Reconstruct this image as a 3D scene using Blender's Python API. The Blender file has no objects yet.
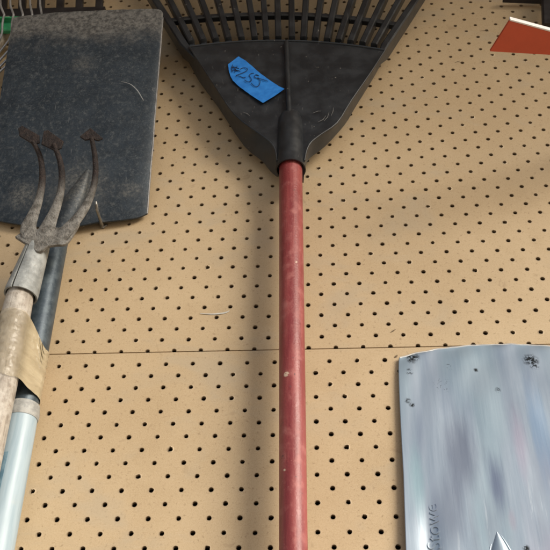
import bpy, math, random
from mathutils import Vector, Matrix, noise
random.seed(7)
scene = bpy.context.scene
COL = scene.collection
H = .015                      # half the spacing of the pegboard holes (m)
Z0 = 1.95                     # height of the lower board's lattice origin above the ground
R = Matrix(((0.99788219, -0.01856141, 0.06234269), (-0.02538286, 0.77132416, 0.63593613), (-0.05989029, -0.63617177, 0.7692195)))
T = Vector((-15.136, 12.1413, 60.9795)) * H
FPX = 884.29
CAM = -(R.transposed() @ T)   # camera in wall axes (right, down, into the wall)

def at(x, y, off):            # the point `off` metres in front of the wall seen at (x, y)
    d = R.transposed() @ Vector(((x-275)/FPX, (y-275)/FPX, 1))
    q = CAM + d*((-off-CAM.z)/d.z)
    return Vector((q.x, -off, Z0-q.y))
def at_z(x, y, z):            # the point at height z seen at (x, y)
    d = R.transposed() @ Vector(((x-275)/FPX, (y-275)/FPX, 1))
    q = CAM + d*((Z0-z-CAM.y)/d.y)
    return Vector((q.x, q.z, z))

# ------------------------------------------------------------------ objects
def link(name, data, parent=None):
    o = bpy.data.objects.new(name, data); COL.objects.link(o)
    if parent is not None: o.parent = parent
    return o
def wloc(o):
    v = Vector((0, 0, 0))
    while o is not None: v = v + o.location; o = o.parent
    return v
def tag(o, label=None, cat=None, group=None, kind=None):
    for k, v in (('label', label), ('category', cat), ('group', group), ('kind', kind)):
        if v: o[k] = v
    return o
def thing(name, label, cat, loc, group=None):
    o = link(name, None); o.location = loc; o.empty_display_size = .02
    return tag(o, label, cat, group)

class MB:
    def __init__(s): s.v = []; s.f = []
    def add(s, vs, fs):
        b = len(s.v); s.v += [Vector(q) for q in vs]; s.f += [tuple(b+i for i in q) for q in fs]
    def rings(s, rings, cap=True, closed=True):
        n = len(rings[0]); vs = [q for r in rings for q in r]; fs = []
        for k in range(len(rings)-1):
            for i in range(n if closed else n-1):
                j = (i+1) % n
                fs.append((k*n+i, k*n+j, (k+1)*n+j, (k+1)*n+i))
        if cap and closed:
            fs.append(tuple(range(n))[::-1]); fs.append(tuple((len(rings)-1)*n+i for i in range(n)))
        s.add(vs, fs)
    def tube(s, pts, rad, n=14, side=None, cap=True):
        """rad: number or list of numbers or of (wide, thin) pairs; side = the viewer direction for flattened bars"""
        pts = [Vector(q) for q in pts]; m = len(pts); rr = []
        if side is None: side = Vector((0, -1, 0))
        for k in range(m):
            t = (pts[min(k+1, m-1)]-pts[max(k-1, 0)]).normalized()
            a = t.cross(side)
            if a.length < .05: a = t.cross(Vector((1, 0, .1)))
            a.normalize(); b = a.cross(t).normalized()
            r = rad[k] if isinstance(rad, (list, tuple)) else rad
            ra, rb = r if isinstance(r, tuple) else (r, r)
            rr.append([pts[k]+a*ra*math.cos(2*math.pi*i/n)+b*rb*math.sin(2*math.pi*i/n) for i in range(n)])
        s.rings(rr, cap)
    def bar(s, pts, wd, side=None):      # four-sided bar: (width, depth) per point
        pts = [Vector(q) for q in pts]; m = len(pts); rr = []
        side = side or Vector((0, -1, 0))
        for k in range(m):
            t = (pts[min(k+1, m-1)]-pts[max(k-1, 0)]).normalized()
            a = t.cross(side).normalized(); b = a.cross(t).normalized(); w, d = wd[k]
            c = min(w, d)*.18
            q = [(-w/2, -d/2+c), (-w/2+c, -d/2), (w/2-c, -d/2), (w/2, -d/2+c), (w/2, d/2-c), (w/2-c, d/2), (-w/2+c, d/2), (-w/2, d/2-c)]
            rr.append([pts[k]+a*x+b*y for x, y in q])
        s.rings(rr)
    def sheet(s, grid, th, direction=Vector((0, 1, 0))):   # grid of points given thickness th along direction
        nr, nc = len(grid), len(grid[0]); N = nr*nc
        vs = [Vector(q) for r in grid for q in r]; vs += [q+direction*th for q in vs]; fs = []
        for i in range(nr-1):
            for j in range(nc-1):
                a, b, c, d = i*nc+j, i*nc+j+1, (i+1)*nc+j+1, (i+1)*nc+j
                fs += [(a, d, c, b), (N+a, N+b, N+c, N+d)]
        def edge(p, q): fs.append((p, q, N+q, N+p))
        for j in range(nc-1): edge(j, j+1); edge((nr-1)*nc+j+1, (nr-1)*nc+j)
        for i in range(nr-1): edge((i+1)*nc, i*nc); edge(i*nc+nc-1, (i+1)*nc+nc-1)
        s.add(vs, fs)
    def poly(s, pts, th, direction=Vector((0, 1, 0))):
        n = len(pts); pts = [Vector(q) for q in pts]
        s.add(pts+[q+direction*th for q in pts], [tuple(range(n))[::-1], tuple(range(n, 2*n))]+[(i, (i+1) % n, n+(i+1) % n, n+i) for i in range(n)])
    def box(s, lo, hi):
        x0, y0, z0 = lo; x1, y1, z1 = hi
        s.add([(x0,y0,z0),(x1,y0,z0),(x1,y1,z0),(x0,y1,z0),(x0,y0,z1),(x1,y0,z1),(x1,y1,z1),(x0,y1,z1)],
              [(0,3,2,1),(4,5,6,7),(0,1,5,4),(1,2,6,5),(2,3,7,6),(3,0,4,7)])
    def build(s, name, mat, parent=None, smooth=38, bevel=0, fix=True):
        base = wloc(parent)
        me = bpy.data.meshes.new(name)
        me.from_pydata([q-base for q in s.v], [], s.f)
        if fix:
            import bmesh
            bm = bmesh.new(); bm.from_mesh(me); bmesh.ops.recalc_face_normals(bm, faces=bm.faces); bm.to_mesh(me); bm.free()
        me.materials.append(mat)
        if smooth:
            me.shade_smooth(); me.set_sharp_from_angle(angle=math.radians(smooth))
        o = link(name, me, parent)
        if bevel:
            m = o.modifiers.new('bevel', 'BEVEL'); m.width = bevel; m.segments = 2; m.limit_method = 'ANGLE'
        return o

def spline(P, n):             # Catmull-Rom through points, n samples
    P = [Vector(q) for q in P]; m = len(P)-1; out = []
    for k in range(n):
        t = k/(n-1)*m; i = min(int(t), m-1); u = t-i
        a, b, c, d = P[max(i-1, 0)], P[i], P[i+1], P[min(i+2, m)]
        out.append(.5*((2*b)+(c-a)*u+(2*a-5*b+4*c-d)*u*u+(3*b-a-3*c+d)*u**3))
    return out
def sp2(P, n): return [(q.x, q.y) for q in spline([(x, y, 0) for x, y in P], n)]
def lerp(a, b, t): return a+(b-a)*t

# ------------------------------------------------------------------ materials
class G:
    def __init__(s, name):
        s.m = bpy.data.materials.new(name); s.m.use_nodes = True; s.nt = s.m.node_tree
        s.b = s.nt.nodes['Principled BSDF']; s.co = s.n('ShaderNodeTexCoord').outputs['Object']
    def put(s, sock, v):
        if isinstance(v, bpy.types.NodeSocket): s.nt.links.new(v, sock)
        elif isinstance(v, (tuple, list)) and len(v) == 3 and len(sock.default_value) == 4: sock.default_value = (*v, 1)
        else: sock.default_value = v
    def n(s, t, ins={}, **props):
        d = s.nt.nodes.new(t)
        for k, v in props.items(): setattr(d, k, v)
        for k, v in ins.items(): s.put(d.inputs[k], v)
        return d
    def map(s, scale=(1, 1, 1), rot=(0, 0, 0), loc=(0, 0, 0)):
        return s.n('ShaderNodeMapping', {'Vector': s.co, 'Scale': scale, 'Rotation': rot, 'Location': loc}).outputs[0]
    def noise(s, scale, detail=4, rough=.55, vec=None, dist=0):
        return s.n('ShaderNodeTexNoise', {'Vector': vec or s.co, 'Scale': scale, 'Detail': detail, 'Roughness': rough, 'Distortion': dist}).outputs['Fac']
    def rng(s, v, a, b, lo=0., hi=1., smooth=True):
        return s.n('ShaderNodeMapRange', {'Value': v, 'From Min': a, 'From Max': b, 'To Min': lo, 'To Max': hi}, interpolation_type='SMOOTHSTEP' if smooth else 'LINEAR').outputs[0]
    def mix(s, f, a, b, mode='MIX'):
        d = s.n('ShaderNodeMix', data_type='RGBA', blend_type=mode)
        s.put(d.inputs[0], f); s.put(d.inputs[6], a); s.put(d.inputs[7], b); return d.outputs[2]
    def math(s, op, a, b=0., c=0.):
        d = s.n('ShaderNodeMath', operation=op); s.put(d.inputs[0], a); s.put(d.inputs[1], b); s.put(d.inputs[2], c); return d.outputs[0]
    def xyz(s): return s.n('ShaderNodeSeparateXYZ', {'Vector': s.co}).outputs
    def near(s, p, r0, r1, warp=0.):     # 1 near the point p (object coordinates), 0 past r1
        d = s.n('ShaderNodeVectorMath', {0: s.co, 1: tuple(p)}, operation='DISTANCE').outputs['Value']
        if warp: d = s.math('ADD', d, s.math('MULTIPLY', s.math('SUBTRACT', s.noise(120, 3, .6), .5), warp))
        return s.rng(d, r0, r1, 1., 0.)
    def bump(s, h, strength=.2, dist=.001, normal=None):
        d = s.n('ShaderNodeBump', {'Height': h, 'Strength': strength, 'Distance': dist})
        if normal: s.put(d.inputs['Normal'], normal)
        return d.outputs[0]
    def out(s, color=None, rough=.5, metal=0., bump=None, coat=0., coat_rough=.2, spec=.5):
        if color is not None: s.put(s.b.inputs['Base Color'], color)
        s.put(s.b.inputs['Roughness'], rough); s.put(s.b.inputs['Metallic'], metal)
        s.put(s.b.inputs['Coat Weight'], coat); s.put(s.b.inputs['Coat Roughness'], coat_rough); s.put(s.b.inputs['Specular IOR Level'], spec)
        if bump: s.put(s.b.inputs['Normal'], bump)
        return s.m

def mat_board():
    g = G('tan_hardboard')
    big = g.noise(3.2, 5, .6); mid = g.noise(16, 5, .65, dist=.6); fine = g.noise(900, 3, .7)
    fib = g.noise(1., 4, .7, vec=g.map((70, 70, 420)))
    c = g.mix(g.rng(big, .3, .7), (.43, .315, .184), (.52, .396, .246))
    c = g.mix(g.rng(mid, .45, .75, 0, .35), c, (.38, .27, .15))
    c = g.mix(g.rng(fine, .35, .7, 0, .32), c, (.66, .55, .39)); c = g.mix(g.rng(g.noise(420, 4, .75), .50, .68, 0, .28), c, (.31, .21, .12))
    c = g.mix(g.rng(g.noise(260, 2, .6), .60, .74, 0, .55), c, (.25, .17, .09))
    c = g.mix(g.rng(fib, .58, .75, 0, .30), c, (.68, .57, .41)); c = g.mix(g.rng(g.noise(46, 3, .6, dist=.8), .66, .74, 0, .38), c, (.33, .235, .14))
    smear = g.rng(g.noise(1., 4, .65, vec=g.map((7, 7, 13), (0, .7, 0)), dist=.4), .52, .70, 0, .36)
    c = g.mix(smear, c, (.40, .35, .27))
    a = g.n('ShaderNodeAttribute', attribute_name='rim').outputs['Fac']
    c = g.mix(g.math('MULTIPLY', a, .6), c, (.66, .53, .36))
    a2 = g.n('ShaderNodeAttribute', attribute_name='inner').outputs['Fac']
    c = g.mix(a2, c, (.045, .025, .014))  # hole walls coloured dark to deepen the shade inside
    b = g.bump(g.math('ADD', g.math('MULTIPLY', fine, .5), fib), .18, .0006)
    b = g.bump(big, .25, .01, b)
    return g.out(c, g.rng(mid, .3, .7, .48, .66), 0, b, spec=.35)
def mat_plastic_black():
    g = G('worn_black_plastic')
    n = g.noise(40, 5, .6); f = g.noise(500, 3, .7)
    c = g.mix(g.rng(n, .35, .7), (.014, .0165, .020), (.024, .0275, .032))
    sc = g.rng(g.noise(1., 3, .7, vec=g.map((260, 40, 60), (0, .8, 0))), .66, .74, 0, .5)
    c = g.mix(sc, c, (.13, .13, .13))
    c = g.mix(g.rng(g.noise(170, 2, .5), .735, .78), c, (.16, .15, .14))
    return g.out(c, g.rng(n, .3, .75, .30, .46), 0, g.bump(f, .12, .0006), spec=.5)
def mat_red_paint():
    g = G('faded_red_paint')
    s1 = g.noise(1., 5, .65, vec=g.map((120, 120, 9))); n = g.noise(60, 4, .6); sp = g.noise(420, 2, .6)
    c = g.mix(g.rng(s1, .35, .7), (.195, .028, .029), (.295, .064, .060))
    c = g.mix(g.rng(n, .48, .75, 0, .65), c, (.42, .155, .14)); c = g.mix(g.rng(g.noise(1., 5, .7, vec=g.map((200, 200, 30))), .60, .72, 0, .55), c, (.22, .045, .045))
    c = g.mix(g.rng(sp, .65, .76, 0, .35), c, (.45, .22, .19))
    c = g.mix(g.rng(g.noise(110, 3, .6), .68, .73), c, (.16, .05, .05))
    for p, r in CHIPS:
        c = g.mix(g.math('MULTIPLY', g.near(p, r*.75, r*1.25), g.rng(g.noise(330, 2, .5), .40, .46)), c, (.62, .47, .36))
    return g.out(c, g.rng(n, .3, .7, .40, .54), 0, g.bump(g.math('ADD', s1, g.math('MULTIPLY', sp, .8)), .4, .0009), coat=.15, coat_rough=.34)
def mat_blade_dark(bl):
    g = G('weathered_dark_steel')
    n1 = g.noise(34, 7, .72, dist=.4); n2 = g.noise(150, 6, .75); n3 = g.noise(620, 3, .7)
    c = g.mix(g.rng(n1, .3, .7), (.020, .028, .037), (.036, .048, .061))
    c = g.mix(g.rng(n2, .50, .70, 0, .60), c, (.115, .128, .138))
    c = g.mix(g.rng(g.noise(330, 5, .8), .52, .70, 0, .42), c, (.13, .145, .155)); c = g.mix(g.rng(n3, .59, .72, 0, .38), c, (.20, .20, .20)); c = g.mix(g.rng(g.noise(90, 5, .7), .60, .72, 0, .6), c, (.018, .022, .028))
    z = g.xyz()[2]
    zz = g.math('ADD', z, g.math('MULTIPLY', g.math('SUBTRACT', g.noise(26, 5, .65), .5), .085))
    top = g.rng(zz, bl['z_band']-.016, bl['z_band']+.03)
    dirt = g.mix(g.rng(n2, .35, .65), (.080, .078, .074), (.22, .215, .20))
    c = g.mix(g.math('MULTIPLY', top, g.rng(n1, .25, .5, .55, .95)), c, dirt)
    for p, r0, r1, k in bl['patch']:
        m = g.math('MULTIPLY', g.near(p, r0, r1, r1*.9), g.rng(g.noise(260, 6, .8), .42, .62, .08, k)); c = g.mix(m, c, (.26, .25, .22))
    sc = g.rng(g.noise(1., 2, .7, vec=g.map((300, 60, 30), (0, .5, 0))), .70, .76, 0, .6)
    c = g.mix(g.math('MULTIPLY', sc, .5), c, (.24, .25, .25))
    return g.out(c, g.rng(n2, .35, .7, .42, .68), .35, g.bump(g.math('ADD', n2, g.math('MULTIPLY', n3, .4)), .35, .0012))
def mat_tube():
    g = G('dark_blue_steel')
    n = g.noise(90, 5, .65); s = g.noise(1., 3, .6, vec=g.map((300, 300, 40)))
    c = g.mix(g.rng(n, .35, .7), (.035, .052, .070), (.075, .10, .12))
    c = g.mix(g.rng(g.noise(420, 4, .75), .58, .74, 0, .5), c, (.24, .27, .29))
    return g.out(c, g.rng(n, .3, .7, .36, .48), .35, g.bump(s, .2, .0008))
def mat_blue_handle():
    g = G('pale_blue_paint')
    n = g.noise(50, 5, .6); s = g.noise(1., 4, .6, vec=g.map((160, 160, 12)))
    c = g.mix(g.rng(s, .3, .7), (.27, .365, .43), (.37, .465, .53))
    c = g.mix(g.rng(n, .60, .78, 0, .5), c, (.40, .44, .44))
    return g.out(c, .42, 0, g.bump(n, .12, .001))
def mat_wood():
    g = G('weathered_wood')
    s = g.noise(1., 6, .7, vec=g.map((260, 260, 26), (0, -.22, 0)), dist=.6); n = g.noise(320, 4, .7)
    c = g.mix(g.rng(s, .3, .7), (.20, .172, .142), (.43, .39, .34))
    c = g.mix(g.rng(n, .56, .70, 0, .75), c, (.20, .12, .08))
    c = g.mix(g.rng(g.noise(70, 5, .65), .40, .62, 0, .8), c, (.50, .47, .425))
    return g.out(c, .55, 0, g.bump(g.math('ADD', s, n), .5, .0012))
def mat_prong(zlo, zhi):
    g = G('rusty_grey_steel')
    n = g.noise(130, 6, .7); f = g.noise(520, 3, .7)
    lo = g.mix(g.rng(n, .35, .65), (.105, .10, .09), (.275, .268, .25)); lo = g.mix(g.rng(f, .57, .68, 0, .7), lo, (.12, .08, .06))
    hi = g.mix(g.rng(n, .4, .66), (.016, .012, .012), (.038, .026, .023)); hi = g.mix(g.rng(f, .6, .7, 0, .5), hi, (.07, .048, .04))
    z = g.math('ADD', g.xyz()[2], g.math('MULTIPLY', g.math('SUBTRACT', n, .5), .03))
    return g.out(g.mix(g.rng(z, zlo, zhi), lo, hi), .62, .3, g.bump(g.math('ADD', n, f), .8, .0016))
def mat_ferrule():
    g = G('dull_grey_steel')
    n = g.noise(80, 5, .65); f = g.noise(400, 3, .7)
    c = g.mix(g.rng(n, .3, .7), (.20, .215, .215), (.36, .38, .38)); c = g.mix(g.rng(f, .60, .70, 0, .5), c, (.18, .14, .11))
    return g.out(c, .58, .2, g.bump(g.math('ADD', n, f), .4, .0010))
def mat_pack_tape():
    g = G('beige_packing_tape')
    s = g.noise(1., 3, .5, vec=g.map((22, 22, 120), (0, .8, 0)), dist=.3); n = g.noise(150, 4, .6)
    c = g.mix(g.rng(s, .3, .7), (.36, .30, .195), (.46, .395, .27))
    c = g.mix(g.rng(n, .55, .75, 0, .3), c, (.58, .53, .43))
    m = g.out(c, .24, 0, g.bump(g.math('ADD', g.math('MULTIPLY', s, .5), g.math('MULTIPLY', n, .45)), .8, .004), coat=.4, coat_rough=.1)
    f = g.n('ShaderNodeAttribute', attribute_name='over_gap').outputs['Fac']; g.put(g.b.inputs['Alpha'], g.rng(f, .3, .46, .26, .97)); return m
def s_(g, p): return g.n('ShaderNodeVectorMath', {0: g.co, 1: tuple(p)}, operation='SUBTRACT').outputs['Vector']
def mat_alu(a):
    g = G('brushed_aluminium')
    st = g.noise(1., 5, .6, vec=g.map((60, 60, 5))); st2 = g.noise(1., 4, .55, vec=g.map((22, 22, 4.2), loc=(.3, 0, .1)), dist=.4); fi = g.noise(1., 3, .6, vec=g.map((500, 500, 18)))
    n = g.noise(24, 4, .5)
    c = g.mix(g.rng(st, .3, .7), (.30, .36, .415), (.385, .44, .49))
    c = g.mix(g.rng(st2, .50, .72, 0, .5), c, (.20, .235, .31))
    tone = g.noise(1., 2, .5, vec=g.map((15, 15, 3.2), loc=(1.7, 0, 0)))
    c = g.mix(g.rng(tone, .54, .68, 0, .45), c, (.34, .27, .35))  # purple here and teal below imitate blurred reflections in the metal
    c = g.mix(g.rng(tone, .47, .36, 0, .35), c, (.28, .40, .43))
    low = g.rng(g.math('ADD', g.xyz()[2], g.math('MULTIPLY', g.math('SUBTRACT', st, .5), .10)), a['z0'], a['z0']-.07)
    c = g.mix(g.math('MULTIPLY', low, g.rng(st, .45, .65, 0, .45)), c, (.17, .19, .24))  # darker lower part, a dark reflection put into the colour
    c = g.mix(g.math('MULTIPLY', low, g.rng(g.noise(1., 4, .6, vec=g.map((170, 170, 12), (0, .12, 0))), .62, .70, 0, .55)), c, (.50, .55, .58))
    for p, rx, rz, col, k in a['reflections']:  # reflections painted into the metal as soft colour patches
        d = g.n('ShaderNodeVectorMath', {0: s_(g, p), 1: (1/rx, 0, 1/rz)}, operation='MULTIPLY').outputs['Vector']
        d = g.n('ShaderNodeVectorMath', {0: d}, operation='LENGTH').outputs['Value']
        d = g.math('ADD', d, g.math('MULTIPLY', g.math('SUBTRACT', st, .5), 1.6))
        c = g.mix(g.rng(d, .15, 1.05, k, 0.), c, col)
    sp = g.noise(340, 4, .75)
    for p, r0, r1, th in a['spots']:
        m = g.math('MULTIPLY', g.near(p, r0*.8, r1, r1*1.2), g.rng(sp, th-.02, th+.01)); c = g.mix(m, c, (.02, .022, .022))
    h = g.math('ADD', g.math('MULTIPLY', st, .5), g.math('ADD', g.math('MULTIPLY', fi, .15), g.math('MULTIPLY', n, .8)))
    return g.out(c, g.rng(st2, .35, .7, .36, .29), .8, g.bump(h, .12, .0016))
def simple(name, c0, c1, scale=60, rough=.5, metal=0., bump=.15, coat=0., dist=.001):
    g = G(name); n = g.noise(scale, 5, .65)
    return g.out(g.mix(g.rng(n, .32, .7), c0, c1), g.rng(n, .3, .7, max(rough-.06, .05), rough+.08), metal, g.bump(n, bump, dist), coat=coat)

# ------------------------------------------------------------------ pegboard
M_board = mat_board()
def pegboard(name, label, dx, dy, parity, rows, top, bottom, x0, x1, half_row=None):
    V = []; F = []; rim = []; inner = []
    TH = .0045; r0 = .0026
    def vert(x, y, z, ri=0., inn=0.):
        V.append((x, y, z)); rim.append(ri); inner.append(inn); return len(V)-1
    xs = range(int(x0/H)-2, int(x1/H)+2)
    outer = [(H, 0), (H, H/2), (H*.42, H/2), (H*.19, H/2), (0, H/2), (-H*.19, H/2), (-H*.42, H/2), (-H, H/2), (-H, 0), (-H, -H/2), (-H*.42, -H/2), (-H*.19, -H/2), (0, -H/2), (H*.19, -H/2), (H*.42, -H/2), (H, -H/2)]
    angs = [math.atan2(y, x) for x, y in outer]
    for j in rows:
        for i in xs:
            if (i+j) % 2 != parity: continue
            cx = (i+dx)*H; cz = -(j+dy)*H
            r = r0*random.uniform(.93, 1.07); hx = cx+random.uniform(-.0002, .0002); hz = cz+random.uniform(-.0002, .0002)
            torn = random.random() < .07; fray = random.uniform(1.2, 2.6) if torn else random.uniform(.0, 1.) if random.random() < .55 else random.uniform(0, .25)
            if half_row is not None and j == half_row:
                c = cz-bottom
                out = [(H, -c), (H, H/4), (H, H/2), (H/2, H/2), (0, H/2), (-H/2, H/2), (-H, H/2), (-H, H/4), (-H, -c)]
                a0 = -math.asin(min(.95, c/r)); ang = [lerp(a0, math.pi-a0, k/8) for k in range(9)]; closed = False; hz = cz
            else: out, ang, closed = outer, angs, True
            n = len(out)
            A = []; B = []; C = []; D = []; E = []
            for (ox, oz), t in zip(out, ang):
                rr = r*(1+random.uniform(-.05, .06)*fray*1.7)
                q = 1.0 if closed else 1.0
                A.append(vert(cx+ox, 0, cz+oz))
                mr = r*1.45
                mz = hz+mr*math.sin(t)
                if not closed: mz = max(mz, cz-c)
                B.append(vert(hx+mr*math.cos(t), 0, mz))
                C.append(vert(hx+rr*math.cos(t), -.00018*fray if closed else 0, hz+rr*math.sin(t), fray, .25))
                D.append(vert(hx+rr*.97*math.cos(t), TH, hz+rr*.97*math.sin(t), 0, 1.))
                E.append(vert(cx+ox, TH, cz+oz))
            for k in range(n if closed else n-1):
                l = (k+1) % n
                F.extend([(A[k], A[l], B[l], B[k]), (B[k], B[l], C[l], C[k]), (C[k], C[l], D[l], D[k]), (D[k], D[l], E[l], E[k])])
            if not closed:
                for k in (0, n-1): F.extend([(A[k], B[k], E[k]), (B[k], C[k], D[k], E[k])])
    # plain margins above and below the drilled rows
    rtop = -(min(rows)+dy)*H+H/2; rbot = -(max(rows)+dy)*H-H/2
    xa, xb = (xs[0]+dx-1)*H, (xs[-1]+dx+1)*H
    def strip(z1, z2):
        b = len(V)
        for y in (0, TH):
            for (x, z) in ((xa, z1), (xb, z1), (xb, z2), (xa, z2)): vert(x, y, z)
        F.extend([(b, b+1, b+2, b+3), (b+7, b+6, b+5, b+4), (b, b+4, b+5, b+1), (b+3, b+2, b+6, b+7)])
    if top > rtop+1e-5: strip(top, rtop)
    if half_row is None and bottom < rbot-1e-5: strip(rbot, bottom)
    me = bpy.data.meshes.new(name); me.from_pydata(V, [], F); me.materials.append(M_board)
    for nm, dat in (('rim', rim), ('inner', inner)):
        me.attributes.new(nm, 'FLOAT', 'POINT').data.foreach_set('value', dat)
    o = link(name, me); o.location = (0, 0, Z0)
    return tag(o, label, 'pegboard', 'pegboard sheets on the wall')
DXU, DYU = -1.5118, -20.2006
SEAM = (20.2006-12)*H-.0009
xl, xr = -.75, 1.15
upper = pegboard('pegboard', 'tan pegboard sheet above the horizontal seam, behind the rake head', DXU, DYU, 1, range(-45, 13), (45+20.2006)*H+H/2, SEAM, xl, xr, half_row=12)
lower = pegboard('pegboard', 'tan pegboard sheet below the horizontal seam, behind the rake shaft', 0., 0., 0, range(-7, 48), SEAM-.0013, -48*H, xl, xr)
# scuffs on the boards
M_scuff = simple('pale_scuff', (.50, .50, .46), (.60, .60, .57), 300, .5)
M_scr = simple('dark_scratch', (.10, .07, .04), (.2, .14, .08), 300, .7)
s = MB(); P = spline([at(200, 313.5, .0006), at(212, 314, .0007), at(222, 313.2, .0007), at(227, 312, .0006), at(229.5, 310.5, .0004)], 18)
s.tube(P, [(.0003+.0007*math.sin(math.pi*k/17), .00022) for k in range(18)], 8); s.build('scuff_mark', M_scuff, upper)
for pts in ([(390.5, 332.5), (393, 331), (395.5, 329.3)], ):
    s = MB(); s.tube([at(x, y, .0003) for x, y in pts], [(.0003, .0002), (.0008, .0003), (.0003, .0002)], 6); s.build('scratch', M_scr, upper)
for pts in ([(480, 31), (484, 30.6), (488.5, 31.4)], [(455, 62.5), (458, 61.5), (460, 62)]):
    s = MB(); s.tube([at(x, y, .0003) for x, y in pts], [(.0003, .0002), (.0005, .0003), (.0003, .0002)], 6); s.build('scratch', M_scr, upper)
s = MB(); s.tube([at(394.5, 357.5, .0003), at(396, 356.5, .0004), at(397.5, 355, .0003)], [(.0005, .0002), (.0013, .0003), (.0005, .0002)], 6); s.build('scratch', M_scr, lower)

# wall behind, ground, unseen overhang added for shade
M_wall = simple('dark_boards', (.05, .04, .03), (.09, .07, .05), 20, .8)
s = MB(); s.box((-2.6, .03, 0), (3.0, .12, 3.2)); w = s.build('wall', M_wall, None, 0)
tag(w, 'dark timber wall seen through the pegboard holes', 'wall')
M_ground = simple('pale_concrete', (.36, .31, .25), (.46, .40, .33), 4, .85)
s = MB(); s.add([(-60, -80, -.004), (60, -80, -.004), (60, 30, -.004), (-60, 30, -.004)], [(0, 1, 2, 3)]); tag(s.build('ground', M_ground, None, 0), kind='structure')
M_overhang = simple('overhang_brown', (.20, .13, .08), (.30, .2, .12), 14, .8)
s = MB(); s.box((-2.9, -1.16, 3.21), (3.3, .3, 3.29)); tag(s.build('shade_overhang', M_overhang, None, 0), kind='structure')  # out of view, added to shade the top of the board

# ------------------------------------------------------------------ leaf rake
CHIPS = []
base = at(293.5, 550, .036)
rake = thing('leaf_rake', 'black plastic leaf rake with worn red shaft and blue price tape, hung head up', 'rake', base)
CHIPS = [(at(287, 375, .049)-base, .0032), (at(296, 262, .050)-base, .0014), (at(285, 470, .049)-base, .0015)]
M_red = mat_red_paint(); M_pl = mat_plastic_black()
OFF_P = .045
a0, a1 = at(290.6, 150, .037), at(293.4, 550, .039)
pts = [lerp(a0, a1, k/30*1.9) for k in range(31)]
s = MB(); s.tube(pts, [lerp(.0146, .0129, min(1, k/30*1.9)) for k in range(31)], 40); s.build('handle', M_red, rake)
NR = 22; NC = 28
Lc = sp2([(189.5, 47), (203, 68), (214, 84.5), (234.5, 114.5), (259, 133.6), (270, 142), (275, 150), (277, 161)], NR)
Rc = sp2([(385, 50.5), (370, 73.6), (351, 101), (337, 123), (321, 134.5), (311, 142.6), (306.5, 151), (304.5, 161)], NR)
Lo = sp2([(177, 44), (189.5, 64), (199.5, 82), (218, 107), (244, 146), (262, 161), (270, 171), (277, 177)], NR)
Ro = sp2([(387, 52), (374, 77), (355.5, 107), (344.5, 125), (325, 146.5), (309, 159), (305, 170), (303.5, 183)], NR)
grid = []
for k in range(NR):
    row = []
    for c in range(NC+1):
        t = c/NC; f = (1-k/(NR-1))**3
        x = lerp(Lc[k][0], Rc[k][0], t); y = lerp(Lc[k][1], Rc[k][1], t)-7.7*4*t*(1-t)*f
        row.append(at(x, y, OFF_P+.0012*math.sin(3*t+k*.3)*0-.002*math.sin(math.pi*t)))
    grid.append(row)
s = MB(); s.sheet(grid, .003)
s.sheet([[q+Vector((0, .003, -.0012)) for q in grid[0][:-2]], [q+Vector((0, .024, -.0012)) for q in grid[0][:-2]]], .003, Vector((0, 0, -1)))  # hidden lip added behind the plate to stop light leaking through
for C_, O_ in ((Lc, Lo), (Rc, Ro)):
    rows = []
    for k in range(NR):
        p0 = at(*C_[k], OFF_P); p1 = at(*O_[k], .017 if C_ is Lc else .022)
        rows.append([lerp(p0, p1, q/4)+Vector((0, -.0012*math.sin(math.pi*q/4), 0)) for q in range(5)])
    inn = Vector((.0022 if C_ is Lc else -.0022, 0, .001)); s.sheet(rows, 1., inn)
    s.tube([r[0]+Vector((0, -.0003, 0)) for r in rows], .0011, 8)
s.tube([q+Vector((0, -.0004, .0002)) for q in grid[0]], .0015, 8)
s.build('head_plate', M_pl, rake)
s = MB(); s.tube([at(286.2, 42, .0462), at(287.5, 75, .0466), at(289.2, 116, .049)], [(.0034, .0034)]*3, 12); s.build('center_rib', M_pl, rake)
M_sc = simple('grey_scuff', (.06, .06, .06), (.12, .12, .12), 400, .6)
s = MB()
for pts in ([(318, 122), (323, 119.5), (326, 115.5)], [(324, 121), (327.5, 117), (329, 112)], [(331, 116), (333, 111), (333.5, 107.5)], [(313, 113), (318, 111), (321, 111)], [(258, 92), (260, 97), (261, 99)], [(243, 112), (247, 113.5), (250, 116)]):
    s = MB(); s.tube([at(x, y, OFF_P+.0010) for x, y in pts], [(.0002, .00015), (.0006, .0002), (.0002, .00015)], 6); s.build('scuff_mark', M_sc, rake)
# socket
zb = at(290.3, 161, .0525).z; zt = at(289.6, 104, .0525).z; ax = (a0-a1).normalized()
cb = a0+ax*((zb-a0.z)/ax.z); ct = a0+ax*((zt-a0.z)/ax.z)
prof = [(0, .0190), (.05, .0184), (.5, .0178), (.74, .0172), (.86, .0160), (.94, .0130), (.985, .0080), (1, .002)]
s = MB()
ring = []
def circ(c, r, n=40, sq=1.0): return [c+Vector((math.cos(2*math.pi*i/n)*r, math.sin(2*math.pi*i/n)*r*sq, 0)) for i in range(n)]
inside = [circ(lerp(cb, ct, .3), .0170), circ(cb, .0174)]
s.rings(inside+[circ(lerp(cb, ct, t), r) for t, r in prof], cap=False)
so = s.build('socket', M_pl, rake)
s = MB(); sc = at(291, 151.8, .0525)
s.rings([[sc+Vector((math.cos(t)*r, -d, math.sin(t)*r)) for t in [2*math.pi*i/20 for i in range(20)]] for r, d in ((.0042, -.001), (.0042, .001), (.0034, .0021), (.0018, .0026), (.0002, .0027))])
s.build('screw', simple('screw_steel', (.10, .10, .11), (.2, .2, .21), 200, .4, .6), so)
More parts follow.
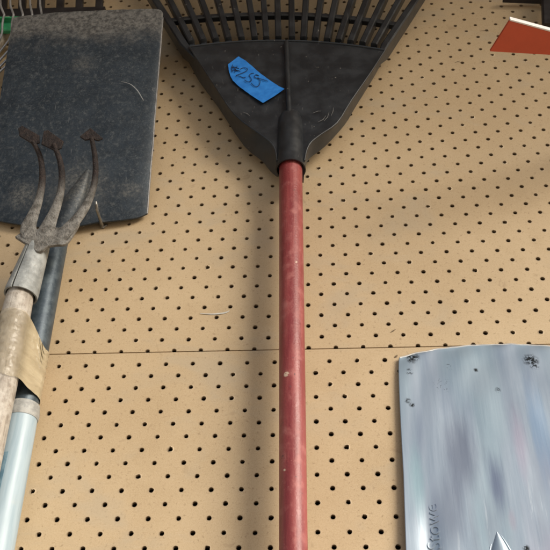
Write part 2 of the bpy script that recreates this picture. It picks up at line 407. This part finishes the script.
# tines
tb = [(184, 49), (192, 45.5), (204, 44), (216.5, 43), (229, 42), (242, 41.6), (255, 41.2), (266.5, 41), (278.5, 41), (292, 41), (303.5, 41.4), (315, 42), (327, 42.8), (338.5, 44), (350.5, 45), (362.5, 46.6), (374, 48.4), (384.5, 50.5)]
tt = [153, 169, 185, 201, 217, 233, 249, 263.5, 277.5, 291.5, 306, 321, 336, 352.5, 367.5, 384, 400.5, 418.5]
for k, ((bx, by), tx) in enumerate(zip(tb, tt)):
    outerm = k in (0, len(tb)-1)
    wv = .0110 if outerm else .0090; dv = .026 if outerm else .018; oc = OFF_P-(.014 if outerm else .009)
    p0 = at(bx+(.8 if k == 0 else 0), by+(1 if outerm else -.4), oc); p1 = at(tx, 0, oc); 
    pts = ([at(202.5, 69, .032) if k == 0 else at(373.5, 68.5, .041)] if outerm else [at(bx+.2*(bx-tx)/4, by+14, .0275), at(bx+.05*(bx-tx)/4, by+2.2, .0310)])+[p0, lerp(p0, p1, .5), p1]
    e = (p1-p0).normalized(); L = (.30 if 3 < k < 14 else .27)
    pts += [p1+e*L*.5, p1+e*L*.85, p1+e*L*.95+Vector((0, -.008, 0)), p1+e*L+Vector((0, -.022, -.004)), p1+e*L+Vector((0, -.05, -.012))]
    s = MB(); s.bar(pts, ([(.002, .016) if k == 0 else (.0008, .004)] if outerm else [(wv, .018), (wv, .018)])+[(wv, dv), (wv, dv*.95), (wv*.98, dv*.88), (wv*.9, dv*.6), (wv*.85, .006), (wv*.8, .005), (wv*.75, .0045), (wv*.6, .004)])
    s.build('tine', M_pl, rake)
s = MB(); s.bar([at(x, y, .0350) for x, y in sp2([(172, 22), (205, 18.5), (245, 16.5), (290, 16), (330, 18), (370, 22), (402, 27)], 24)], [(.0085, .010)]*24, Vector((0, -1, 0))); s.build('brace', M_pl, rake)
# price tape
top = sp2([(238.4, 56.4), (247.6, 62.2), (260.7, 73.6), (277, 85), (284.5, 88.7)], 25)
bot = sp2([(228, 64.4), (230.5, 76), (237, 84.5), (250, 94.4), (263, 102.8)], 25)
g_ = []
for c in range(9):
    t = c/8; row = []
    for k in range(25):
        bul = .9*math.sin(math.pi*t) if k == 24 else 0
        x = lerp(top[k][0], bot[k][0], t)+bul+(.5*noise.noise((t*6, k*.5, 3)) if c in (0, 8) else 0); y = lerp(top[k][1], bot[k][1], t)+(.4*noise.noise((t*9, k*.7, 9)) if c in (0, 8) else 0)
        row.append(at(x, y, .0466+.0011*max(0, k/24-.75)*4+.0005*noise.noise((k*.35, t*3, 1))+.0003*math.sin(k*1.1+t*4)))
    g_.append(row)
M_tape = simple('blue_masking_tape', (.010, .15, .52), (.018, .21, .64), 90, .6, 0, .25)
s = MB(); s.sheet(g_, .0002); tp = s.build('price_tape', M_tape, rake); tp['label'] = 'blue masking tape with a handwritten number'
def zp(x, y): return at(228+x*.1091, 54+y*.1091, .0477)
ink = [[(42, 98), (36, 130), (38, 166)], [(84, 112), (70, 140), (64, 168)], [(30, 126), (60, 120), (100, 132)], [(34, 150), (70, 146), (112, 158)], [(46, 112), (74, 150), (96, 150)],
       [(112, 138), (140, 126), (170, 130), (178, 146), (150, 166), (80, 194), (78, 200), (110, 204), (140, 218), (160, 214)],
       [(238, 176), (214, 178), (194, 196), (206, 214), (216, 234), (206, 250), (180, 254), (152, 238)],
       [(262, 188), (284, 200), (252, 190), (246, 214), (280, 226), (294, 250), (286, 284), (262, 300), (236, 290), (214, 266)], [(272, 216), (300, 228), (364, 248)]]
s = MB()
for st in ink:
    P = spline([zp(*q) for q in st], len(st)*5); s.tube(P, .00042, 6)
s.build('handwriting', simple('black_ink', (.004, .006, .02), (.012, .016, .04), 300, .5), tp)

# ------------------------------------------------------------------ square shovel
base = at(22, 415, .034)
shov = thing('square_shovel', 'dark weathered square shovel with pale blue handle, hung blade up at left', 'shovel', base)
NB = 40
topP = sp2([(13, 17.5), (30, 16.2), (60, 13.6), (100, 12), (140, 10.5), (158, 10.2), (163, 13)], NB)
botP = sp2([(-19, 216), (0, 221.5), (17, 225), (50, 229), (80, 227), (96, 224), (122, 221), (138, 218), (147, 213.5)], NB)
grid = []
for r in range(NB):
    v = r/(NB-1); row = []
    for c in range(NB):
        u = c/(NB-1)*2-1
        p0 = at(*topP[c], .068); p1 = at(*botP[c], .008)
        q = lerp(p0, p1, v); q.y -= .006*(1-u*u)*math.sin(math.pi*(.15+.7*v))
        q.x += .0008*noise.noise((v*8, u, 5)) if c == NB-1 else 0
        q.z += .0010*noise.noise((u*14, 2, 5)) if r == 0 else 0
        q.y += .0008*noise.noise((u*3, v*3, 2))
        row.append(q)
    grid.append(row)
bl = {'z_band': at(90, 38, .064).z-base.z, 'patch': [(at(80, 190, .018)-base, .012, .055, .42), (at(22, 196, .018)-base, .002, .030, .6), (at(130, 190, .018)-base, .001, .022, .45), (at(83, 62, .06)-base, .001, .026, .35), (at(108, 74, .06)-base, .0015, .005, 1.)]}
M_bd = mat_blade_dark(bl)
s = MB(); s.sheet(grid, .0022); blade = s.build('blade', M_bd, shov)
P = [r[-1]+Vector((0, .0006, 0)) for r in grid[1:]]
s = MB(); s.tube(P, .0013, 8); s.build('rim', simple('worn_edge_steel', (.16, .16, .16), (.30, .29, .28), 120, .5, .5), blade)
scr = spline([at(x_, y_, .0535-.0003*(y_-81)) for x_, y_ in ((121, 81.5), (130, 84), (137, 90), (142, 98), (144, 101))], 14)
s = MB(); s.tube(scr, [(.0002+.0005*math.sin(math.pi*k/13), .0003) for k in range(14)], 6); s.build('scratch', simple('bare_steel', (.3, .31, .31), (.42, .43, .43), 200, .5, .5), blade)
tube0, tube1 = at(58.5, 226, .024), at(21.5, 419, .024); axs = tube1-tube0
s = MB(); s.tube([at(88, 170, .026), at(82, 184, .025), at(74, 200, .022), at(66, 214, .020)]+[lerp(tube0, tube1, .09)], [(.002, .002), (.008, .006), (.013, .009), (.0155, .012), (.0153, .0149)], 24); s.build('frog', M_bd, shov)
M_tube = mat_tube()
s = MB(); s.tube([lerp(tube0, tube1, k/12*.97) for k in [.9]+list(range(1, 13))], .0150, 36); s.build('socket', M_tube, shov)
M_bh = mat_blue_handle()
h0 = lerp(tube0, tube1, .945); h1 = tube0+axs*3.4
s = MB(); s.tube([lerp(h0, h1, k/24) for k in range(25)], [.0158]+[.0163]*24, 36); hd = s.build('handle', M_bh, shov)
s = MB(); s.tube([h0-axs*.004, h0, h0+axs*.030, h0+axs*.045, h0+axs*.06], [.0150, .0166, .0174, .0176, .0166], 36); s.build('collar_ring', simple('grey_white_ring', (.24, .245, .24), (.42, .425, .41), 120, .55), shov)
# darker label on the handle
d_ = axs.normalized(); e1 = d_.cross(Vector((0, -1, 0))).normalized(); e2 = e1.cross(d_).normalized()
if e1.x < 0: e1 = -e1
if e2.y > 0: e2 = -e2
c0 = lerp(tube0, tube1, 1.17); c1 = lerp(tube0, tube1, 1.40)
g_ = [[lerp(c0, c1, v/10)+e1*math.sin(a)*.0167+e2*math.cos(a)*.0167 for a in [math.radians(lerp(-95, -2 - 5*v/10, k/14)) for k in range(15)]] for v in range(11)]
s = MB(); s.sheet(g_, .0003); lb = s.build('label_patch', simple('worn_blue_print', (.10, .20, .28), (.22, .34, .42), 70, .5, 0, .2), hd)

# ------------------------------------------------------------------ three-prong cultivator
base = at(1, 381, .060)
cult = thing('hand_cultivator', 'rusty three-prong cultivator on a weathered wooden handle, in front of the square shovel', 'cultivator', base)
M_w = mat_wood(); M_pr = mat_prong(at(50, 206, .077).z-base.z, at(50, 176, .081).z-base.z); M_fe = mat_ferrule()
OC = .058
k0, k1 = at(21, 291, OC), at(1.5, 381, OC); kd = k1-k0
s = MB(); s.tube([k0+kd*t for t in (-.25, -.1, .02, .1, .3, .6, 1, 1.5, 2.2, 3.2, 4.4, 6)], [.009, .0108, .0138, .0150, .0158]+[.0164]*7, 36); s.build('handle', M_w, cult)
f0, f1 = at(40, 240, OC+.003), at(20.6, 296, OC); fd = (f1-f0)
dn = fd.normalized(); e1 = dn.cross(Vector((0, -1, 0))).normalized()
if e1.x < 0: e1 = -e1
e2 = e1.cross(dn).normalized()
if e2.y > 0: e2 = -e2
rings_o = []
for k in range(13):
    t = k/12; c = f0+fd*t; r = lerp(.0128, .0186, min(1, t*1.1)); gap = math.radians(5); mid = math.radians(lerp(-24, -14, t))
    rings_o.append([c+e1*math.sin(a)*r*(1.0)+e2*math.cos(a)*r for a in [mid+gap+(2*math.pi-2*gap)*i/40 for i in range(41)]])
s = MB(); N_ = 41
inn_ = [[(q-(f0+fd*(k/12)))*.90+(f0+fd*(k/12)) for q in r] for k, r in enumerate(rings_o)]
full = [o_+i_[::-1] for o_, i_ in zip(rings_o, inn_)]
s.rings(full, cap=False)
n_ = len(full[0])
for kk in (0, 12):
    for i in range(40): s.add([full[kk][i], full[kk][i+1], full[kk][n_-2-i], full[kk][n_-1-i]], [(0, 1, 2, 3)])
s.build('ferrule', M_fe, cult)
plate = sp2([(14.5, 236.5), (24, 230), (31, 225.5), (36, 229), (44, 226), (50, 221), (56, 227), (66, 226), (79, 221), (75, 231), (66, 243), (56, 244.5), (47, 246), (42, 250), (36, 251), (30, 245), (22, 242)], 52)[:-1]
s = MB(); s.poly([at(x, y, .075-.00002*(x-45)**2*.2) for x, y in plate], .0045); s.build('palm_plate', M_pr, cult, 38, .0012)
prongs = [([(34, 241, .0715), (28, 229, .0738), (33, 215, .0755), (38.5, 201, .076), (41.8, 185, .078), (42.3, 172, .081), (40.5, 158, .086), (36.5, 148, .092), (32.5, 141.5, .097)], [.0080, .0100, .0078, .0058, .0050, .0044, .0038, .0034, .0032],
           [(18, 128), (22, 125.4), (39, 135), (39.3, 142.5), (32.5, 143.8), (19, 135.5)], (.0995, .096)),
          ([(40, 246, .0712), (45, 233, .0738), (52, 217, .0760), (57, 205, .079), (61, 190, .081), (62, 175, .084), (60, 161, .089), (56.5, 151, .095), (53.5, 144, .100)], [.0085, .0108, .0080, .0064, .0052, .0046, .0040, .0037, .0034],
           [(41, 143.8), (43.6, 130.8), (47.8, 129.8), (63.5, 141), (61, 148), (54, 150.2)], (.102, .098)),
          ([(54, 243, .0712), (64, 233, .0738), (76, 220, .0752), (86, 206, .076), (93, 189, .079), (95.6, 172, .083), (95, 157, .089), (93, 145, .095), (91.5, 138, .100)], [.0075, .0096, .0078, .0060, .0046, .0042, .0038, .0034, .0032],
           [(79.5, 136.4), (90.3, 127.6), (102.8, 138), (97.5, 140.4), (92, 138.6), (84.5, 139.8)], (.102, .099))]
for P, wd, tip, (o1, o2) in prongs:
    c = spline([at(*q) for q in P], 26)
    W = [spline([(w, 0, 0) for w in wd], 26)[k].x for k in range(26)]
    s = MB(); s.tube(c, [(w*lerp(1, .86, min(1, k/12)), lerp(.0018, .0032, min(1, k/9))) for k, w in enumerate(W)], 16); pr = s.build('prong', M_pr, cult, 50)
    ys = [q[1] for q in tip]; s = MB(); s.poly([at(x, y, lerp(o1, o2, (y-min(ys))/(max(ys)-min(ys)))) for x, y in tip], .0030, Vector((0, 1, .3)).normalized()); s.build('arrow_tip', M_pr, pr, 30, .0008)

# tape that binds the two handles
M_pt = mat_pack_tape()
ka, ta = k0, tube0
rowsT = []
nv = 44; nu = 120
kdn = kd.normalized(); tdn = axs.normalized(); nrm = (kdn+tdn).normalized()
def on_axis(p, d, c): return p+d*((c-p).dot(nrm)/d.dot(nrm))
A_top = at(13.5, 322, OC); A_bot = at(2.0, 381, OC)
for v in range(nv):
    tv = v/(nv-1); A = lerp(A_top, A_bot, tv); B = on_axis(ta, tdn, A)
    e1 = (B-A); D = e1.length; e1.normalize(); e2 = nrm.cross(e1).normalized()
    if e2.y > 0: e2 = -e2
    rA, rB = .0178, .0162
    al = math.acos((rA-rB)/D)       # tangent angle
    pts = []
    for i in range(22):             # round the wooden handle, from the wall side over the front
        a = lerp(math.pi*1.25, al, i/21); pts.append((A, rA, a))
    for i in range(14):
        a = lerp(al, -math.pi*.45, i/13); pts.append((B, rB, a))
    poly = [c+e1*math.cos(a)*r+e2*math.sin(a)*r for c, r, a in pts]
    # resample evenly
    Ls = [0.]
    for i in range(len(poly)-1): Ls.append(Ls[-1]+(poly[i+1]-poly[i]).length)
    out = []
    j = 0
    for i in range(nu):
        t = i/(nu-1)*Ls[-1]
        while j < len(Ls)-2 and Ls[j+1] < t: j += 1
        q = lerp(poly[j], poly[j+1], (t-Ls[j])/(Ls[j+1]-Ls[j]+1e-9))
        f = i/(nu-1); mid = math.exp(-((f-.62)/.16)**2)
        ang = (tv-.66)/max(.17, .78-f)
        wob = mid*(.0024*abs(math.sin(ang*4.2+.4*noise.noise((f*3, tv*3, 0))))+.0012*math.sin(ang*9+1))+.0007*noise.noise((f*16, tv*26, 7))*(1-mid)+.0004*noise.noise((f*30, tv*20, 2))
        ed = (.004*noise.noise((f*6, 0, 3+tv)))*(1 if v in (0, nv-1) else abs(tv-.5)*2)
        sm = max(0., min(1., (f-.33)/.30)); sm = .7*sm+.3*sm*sm*(3-2*sm)
        out.append(q+Vector((0, -1, 0))*wob+nrm*(ed+.006*mid*(tv-.35)+(1-tv)*(.020*sm-.006*(1-sm))))
    rowsT.append(out)
s = MB(); s.sheet(rowsT, .0003); tp2 = s.build('packing_tape', M_pt, None, 60)
at_ = tp2.data.attributes.new('over_gap', 'FLOAT', 'POINT'); at_.data.foreach_set('value', [(k % nu)/(nu-1) for k in range(2*nu*nv)])
tag(tp2, 'crinkled beige packing tape binding the wooden and blue-steel handles together', 'tape')

# steel peg under the shovel blade
s = MB(); b0 = at(102.5, 227.5, 0)
s.tube([b0+Vector((0, .006, 0)), b0+Vector((0, -.004, 0)), b0+Vector((0, -.034, .001)), b0+Vector((0, -.039, .003)), b0+Vector((-.0005, -.040, .006))], [.0024, .0024, .0021, .0018, .0014], 10)
s.tube([b0+Vector((.001, -.0012, -.002)), b0+Vector((.003, -.0016, .001)), b0+Vector((.005, -.0012, .003))], .0016, 8)
tag(s.build('peg_hook', simple('zinc_wire', (.20, .195, .18), (.33, .32, .30), 100, .4, .7)), 'thin steel peg hook below the right part of the dark shovel blade', 'hook')

# ------------------------------------------------------------------ spring rake and black rake behind, top left
base = at(-40, 100, .03)
grn = thing('wire_lawn_rake', 'lawn rake with thin metal wire tines and green crossbar, behind the shovel blade', 'rake', base)
M_wire = simple('galvanised_wire', (.30, .31, .32), (.50, .51, .52), 60, .4, .6); M_green = simple('green_plastic', (.02, .22, .09), (.05, .34, .15), 40, .45)
g0, g1 = at(-70, 29, .034), at(48, 27.5, .034)
s = MB(); s.bar([g0, lerp(g0, g1, .5), g1], [(.021, .008)]*3); s.bar([g0+Vector((0, -.006, .011)), g1+Vector((0, -.006, .011))], [(.0035, .012)]*2); s.build('crossbar', M_green, grn)
cv = at(-46, 112, .032)
for k in range(12):
    xb = 13+9.4*(k-6); xt = 10.2+9.9*(k-6)
    if xb > 45: continue
    p2 = at(xb, 17.0, .046); p1 = at(xb-3, 38, .041); p3 = at(xt+.4, 6, .048); p4 = at(xt, 0, .048)
    e = (p4-p3).normalized()
    s = MB(); s.tube(spline([lerp(cv, p1, .05), lerp(cv, p1, .7), p1, at(xb-1.2, 24, .0455), p2, at(xb+.5, 14.5, .047), p3, p4, p4+e*.09, p4+e*.12+Vector((0, -.02, 0)), p4+e*.11+Vector((0, -.04, 0))], 34), .0017, 8)
    s.build('tine', M_wire, grn)
s = MB(); hv = Vector((-.10, -.002, -.30)); s.tube([cv-hv*.06, cv, cv+hv*.2], [.010, .010, .011], 20); s.build('ferrule', M_wire, grn)
s = MB(); s.tube([cv+hv*.15, cv+hv*3.5], [.012, .012], 24); s.build('handle', M_w, grn)
base = at(70, 10, .02)
blk = thing('bow_rake', 'black rake bar with broad square teeth pointing up, top left corner', 'rake', base)
M_bk = simple('black_enamel', (.012, .011, .013), (.028, .026, .028), 60, .5, .2)
s = MB(); s.bar([at(-60, 16.5, .022), at(20, 14.5, .022), at(104.5, 12.5, .022)], [(.021, .010)]*3); s.build('rake_bar', M_bk, blk)
for x in (99, 79.2, 60, 40.7, 22, 3, -16, -35, -54):
    p = at(x, 12, .022); q = at(x+.6, 0, .022); e = (q-p).normalized()
    s = MB(); s.bar([p, q, q+e*.05, q+e*.07], [(.0115, .009), (.0115, .009), (.009, .008), (.005, .006)]); s.build('tooth', M_bk, blk)
s = MB(); p = at(10, 22, .022); s.tube([p, p+Vector((-.02, 0, -.1)), p+Vector((-.06, 0, -.5))], .011, 20); s.build('handle', M_w, blk)

# ------------------------------------------------------------------ aluminium scoop shovel, lower right
OE = .005
TL = at(400, 357.5, OE); BLp = at(407, 550, OE+.012); TC = at(495, 344.5, OE-.003)
cx = TC.x; dz = BLp-TL
base = Vector((cx, -.02, BLp.z-.25))
alu = thing('scoop_shovel', 'shiny aluminium scoop shovel with embossed name, blade up, lower right', 'shovel', base)
WL = cx-TL.x
def surf(x, z):
    """offset of the blade's face above the wall at (x, z)"""
    v = (TL.z-z)/(TL.z-BLp.z); w = WL-dz.x*v; u = max(-1., min(1., (x-cx)/w))
    b = 1-abs(u)**2.0
    return OE-.003*b+.005*v-.0016*math.exp(-((abs(u)-.80)/.07)**2)*min(1, max(0, v*4-2.7))
NU = 61; NV = 60; grid = []
for r in range(NV):
    v = r/(NV-1)*1.62; row = []
    for c in range(NU):
        u = c/(NU-1)*2-1; w = WL-dz.x*v
        if v > 1.25: w *= math.sqrt(max(.04, 1-((v-1.25)/.40)**2))
        x = cx+u*w; z0 = TL.z+(TC.z-TL.z)*(1-abs(u)**2.2)
        z = lerp(z0, TL.z+dz.z*v, min(1, v*1.6)) if v < .62 else TL.z+dz.z*v
        z += .0009*noise.noise((u*9, 0, 4)) if r == 0 else 0
        row.append(Vector((x, -surf(cx+u*(WL-dz.x*v), z)-.0006*noise.noise((u*4, v*5, 3)), z)))
    grid.append(row)
def on_blade(px, py):
    q = at(px, py, .01)
    for _ in range(6): q = at(px, py, surf(q.x, q.z))
    return q
REFL = [(462, 455, .026, .060, (.17, .19, .24), .75), (497, 485, .012, .045, (.11, .13, .20), .8), (520, 440, .010, .055, (.36, .28, .36), .45), (512, 520, .005, .014, (.38, .24, .29), .25), (418, 480, .012, .05, (.27, .41, .43), .6), (450, 510, .016, .05, (.18, .20, .25), .6), (540, 430, .012, .08, (.22, .33, .47), .6), (480, 380, .03, .03, (.36, .42, .46), .5)]  # painted reflections: position, size, colour, strength
am = {'reflections': [(on_blade(x_, y_)-base, a_, b_, c_, k_) for x_, y_, a_, b_, c_, k_ in REFL], 'z0': on_blade(470, 450).z-base.z, 'spots': [(on_blade(413, 358)-base, .003, .0085, .47), (on_blade(409, 372)-base, .001, .005, .52), (on_blade(408, 401)-base, .001, .005, .48), (on_blade(412, 405)-base, .001, .004, .48), (on_blade(443, 385)-base, .002, .012, .60), (on_blade(448, 366)-base, .001, .006, .58), (on_blade(531, 360)-base, .003, .010, .46), (on_blade(534, 366)-base, .001, .007, .52), (on_blade(498, 390)-base, .001, .004, .52), (on_blade(476, 370)-base, .0005, .003, .45), (on_blade(526, 548)-base, .001, .004, .45)]}
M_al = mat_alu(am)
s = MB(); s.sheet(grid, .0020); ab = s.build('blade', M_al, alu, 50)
M_ed = simple('bright_aluminium', (.72, .74, .76), (.82, .84, .85), 90, .35, .6)
s = MB(); s.tube([q+Vector((0, .0008, .0003)) for q in grid[0]], .0011, 8); s.build('rim', M_ed, ab)
for c in (0, NU-1):
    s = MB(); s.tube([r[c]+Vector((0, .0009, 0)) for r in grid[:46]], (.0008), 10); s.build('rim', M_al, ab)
# stiffening rib that runs into the socket
ap = at(497, 531, .0075); s = MB(); rr = []
for k in range(25):
    t = (k/24)**1.6; zc = ap.z-.16*t; rw = .0006+.052*t**.80*(1-.45*t); rh = .0012+.012*t
    yc = -surf(cx, zc)+.001
    rr.append([Vector((ap.x+rw*math.cos(math.pi*i/16), yc-rh*math.sin(math.pi*i/16)*(1 if t < 1 else 1), zc)) for i in range(17)])
s.rings(rr, cap=False, closed=False)
for sgn in (0, 16): s.tube([r[sgn]+Vector((0, .0002, 0)) for r in rr], [.0010+.0008*min(1, k/6) for k in range(25)], 10)
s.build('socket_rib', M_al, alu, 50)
sk = Vector((cx, -surf(cx, ap.z-.16)-.002, ap.z-.14))
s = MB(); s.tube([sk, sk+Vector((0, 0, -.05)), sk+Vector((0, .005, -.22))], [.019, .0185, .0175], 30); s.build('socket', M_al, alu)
s = MB(); s.tube([sk+Vector((0, .0045, -.20)), sk+Vector((0, .012, -.85))], .0165, 30); s.build('handle', M_w, alu)
# embossed name, reading upwards
cu = bpy.data.curves.new('embossed_name', 'FONT'); cu.body = 'Stowe'; cu.size = .0178; cu.extrude = .0006; cu.resolution_u = 6; cu.space_character = 1.02; cu.offset = 0
to = bpy.data.objects.new('embossed_name', cu); COL.objects.link(to)
bpy.context.view_layer.update()
me = bpy.data.meshes.new_from_object(to.evaluated_get(bpy.context.evaluated_depsgraph_get()))
COL.objects.unlink(to); bpy.data.objects.remove(to)
b0 = at(441.5, 549, .0095)
for v in me.vertices:
    x = b0.x-v.co.y+v.co.x*.02; z = b0.z+v.co.x; v.co = Vector((x, -surf(x, z)-.0001-(.0006 if v.co.z > 0 else -.001), z))-base
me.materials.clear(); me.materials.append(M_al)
o = link('embossed_name', me, ab); o.parent = ab

# ------------------------------------------------------------------ red blade and black frame, top right
zr = Z0+.42
bL = at_z(490, 51.5, zr); bR = at_z(550, 55, zr); fL = at_z(509.5, 21, zr); fR = at_z(550, 32, zr)
red = thing('red_blade', 'flat red painted steel blade with its lit front edge painted white, top right corner', 'blade', (bL+fR)/2)
bR2 = bL+(bR-bL)*2.6; fR2 = fL+(fR-fL)*3.4
s = MB(); s.poly([bL, bR2, fR2, fL], .0035, Vector((0, 0, 1))); s.build('blade_plate', simple('red_enamel', (.50, .072, .030), (.56, .085, .036), 30, .42, 0, .06), red, 0, .0004)
dirn = (fR2-fL).normalized(); per = Vector((dirn.y, -dirn.x, 0)); per = per if per.y < 0 else -per
s = MB(); s.poly([fL+per*.0002, fR2+per*.0002, fR2+per*.0022, fL+per*.0022], .0056, Vector((0, 0, 1))); s.build('lit_edge', simple('lit_edge_white', (.80, .78, .78), (.86, .84, .84), 40, .3), red, 0, .0004)  # strong light on the front edge, painted as a white strip
mid = (bR2+fR2)/2
s = MB(); s.tube([mid+Vector((-.03, 0, .002)), mid+Vector((.02, .05, .02)), Vector((mid.x+.03, .01, mid.z+.04))], .010, 20); s.build('shank', M_bk, red)
base = at(545, 5, .02)
fr = thing('black_bracket', 'black steel frame corner behind the red blade, top right', 'bracket', base)
p0, p1 = at(503, -1.6, .012), at(620, 2.8, .012)
s = MB(); s.bar([p0, p1], [(.006, .012)]*2); s.build('rail', M_bk, fr)
p0, p1 = at(549.5, -60, .030), at(553, 27, .030)
s = MB(); s.bar([p0, p1], [(.030, .012)]*2); s.build('upright', M_bk, fr)

# ------------------------------------------------------------------ camera and light
cam = bpy.data.cameras.new('camera'); co = link('camera', cam); scene.camera = co
cam.sensor_width = 36; cam.lens = FPX/550*36; cam.clip_start = .01; cam.clip_end = 500
def w(v): return Vector((v[0], v[2], -v[1]))
X, Y, Zc = w(R[0]), -w(R[1]), -w(R[2])
mw = Matrix(((X.x, Y.x, Zc.x, 0), (X.y, Y.y, Zc.y, 0), (X.z, Y.z, Zc.z, 0), (0, 0, 0, 1)))
mw.translation = Vector((CAM.x, CAM.z, Z0-CAM.y)); co.matrix_world = mw

Ld = Vector((1.25, -1., .80)).normalized()       # towards the light
sun = bpy.data.lights.new('sun', 'SUN'); so_ = link('sun', sun); sun.energy = 3.8; sun.angle = math.radians(30); sun.color = (1, .93, .82)
so_.rotation_euler = Ld.to_track_quat('Z', 'Y').to_euler(); so_.location = (2, -3, 5)
wd = bpy.data.worlds.new('World'); scene.world = wd; wd.use_nodes = True; nt = wd.node_tree
sky = nt.nodes.new('ShaderNodeTexSky'); sky.sky_type = 'NISHITA'; sky.sun_disc = False
sky.sun_elevation = math.asin(Ld.z); sky.sun_rotation = math.atan2(Ld.x, Ld.y); sky.dust_density = 2.5
nt.links.new(sky.outputs[0], nt.nodes['Background'].inputs[0]); nt.nodes['Background'].inputs[1].default_value = .108
vs = scene.view_settings; vs.view_transform = 'Standard'; vs.look = 'None'; vs.gamma = 1; vs.exposure = .27
scene.cycles.filter_width = 1.9
scene.render.resolution_x = scene.render.resolution_y = 1024
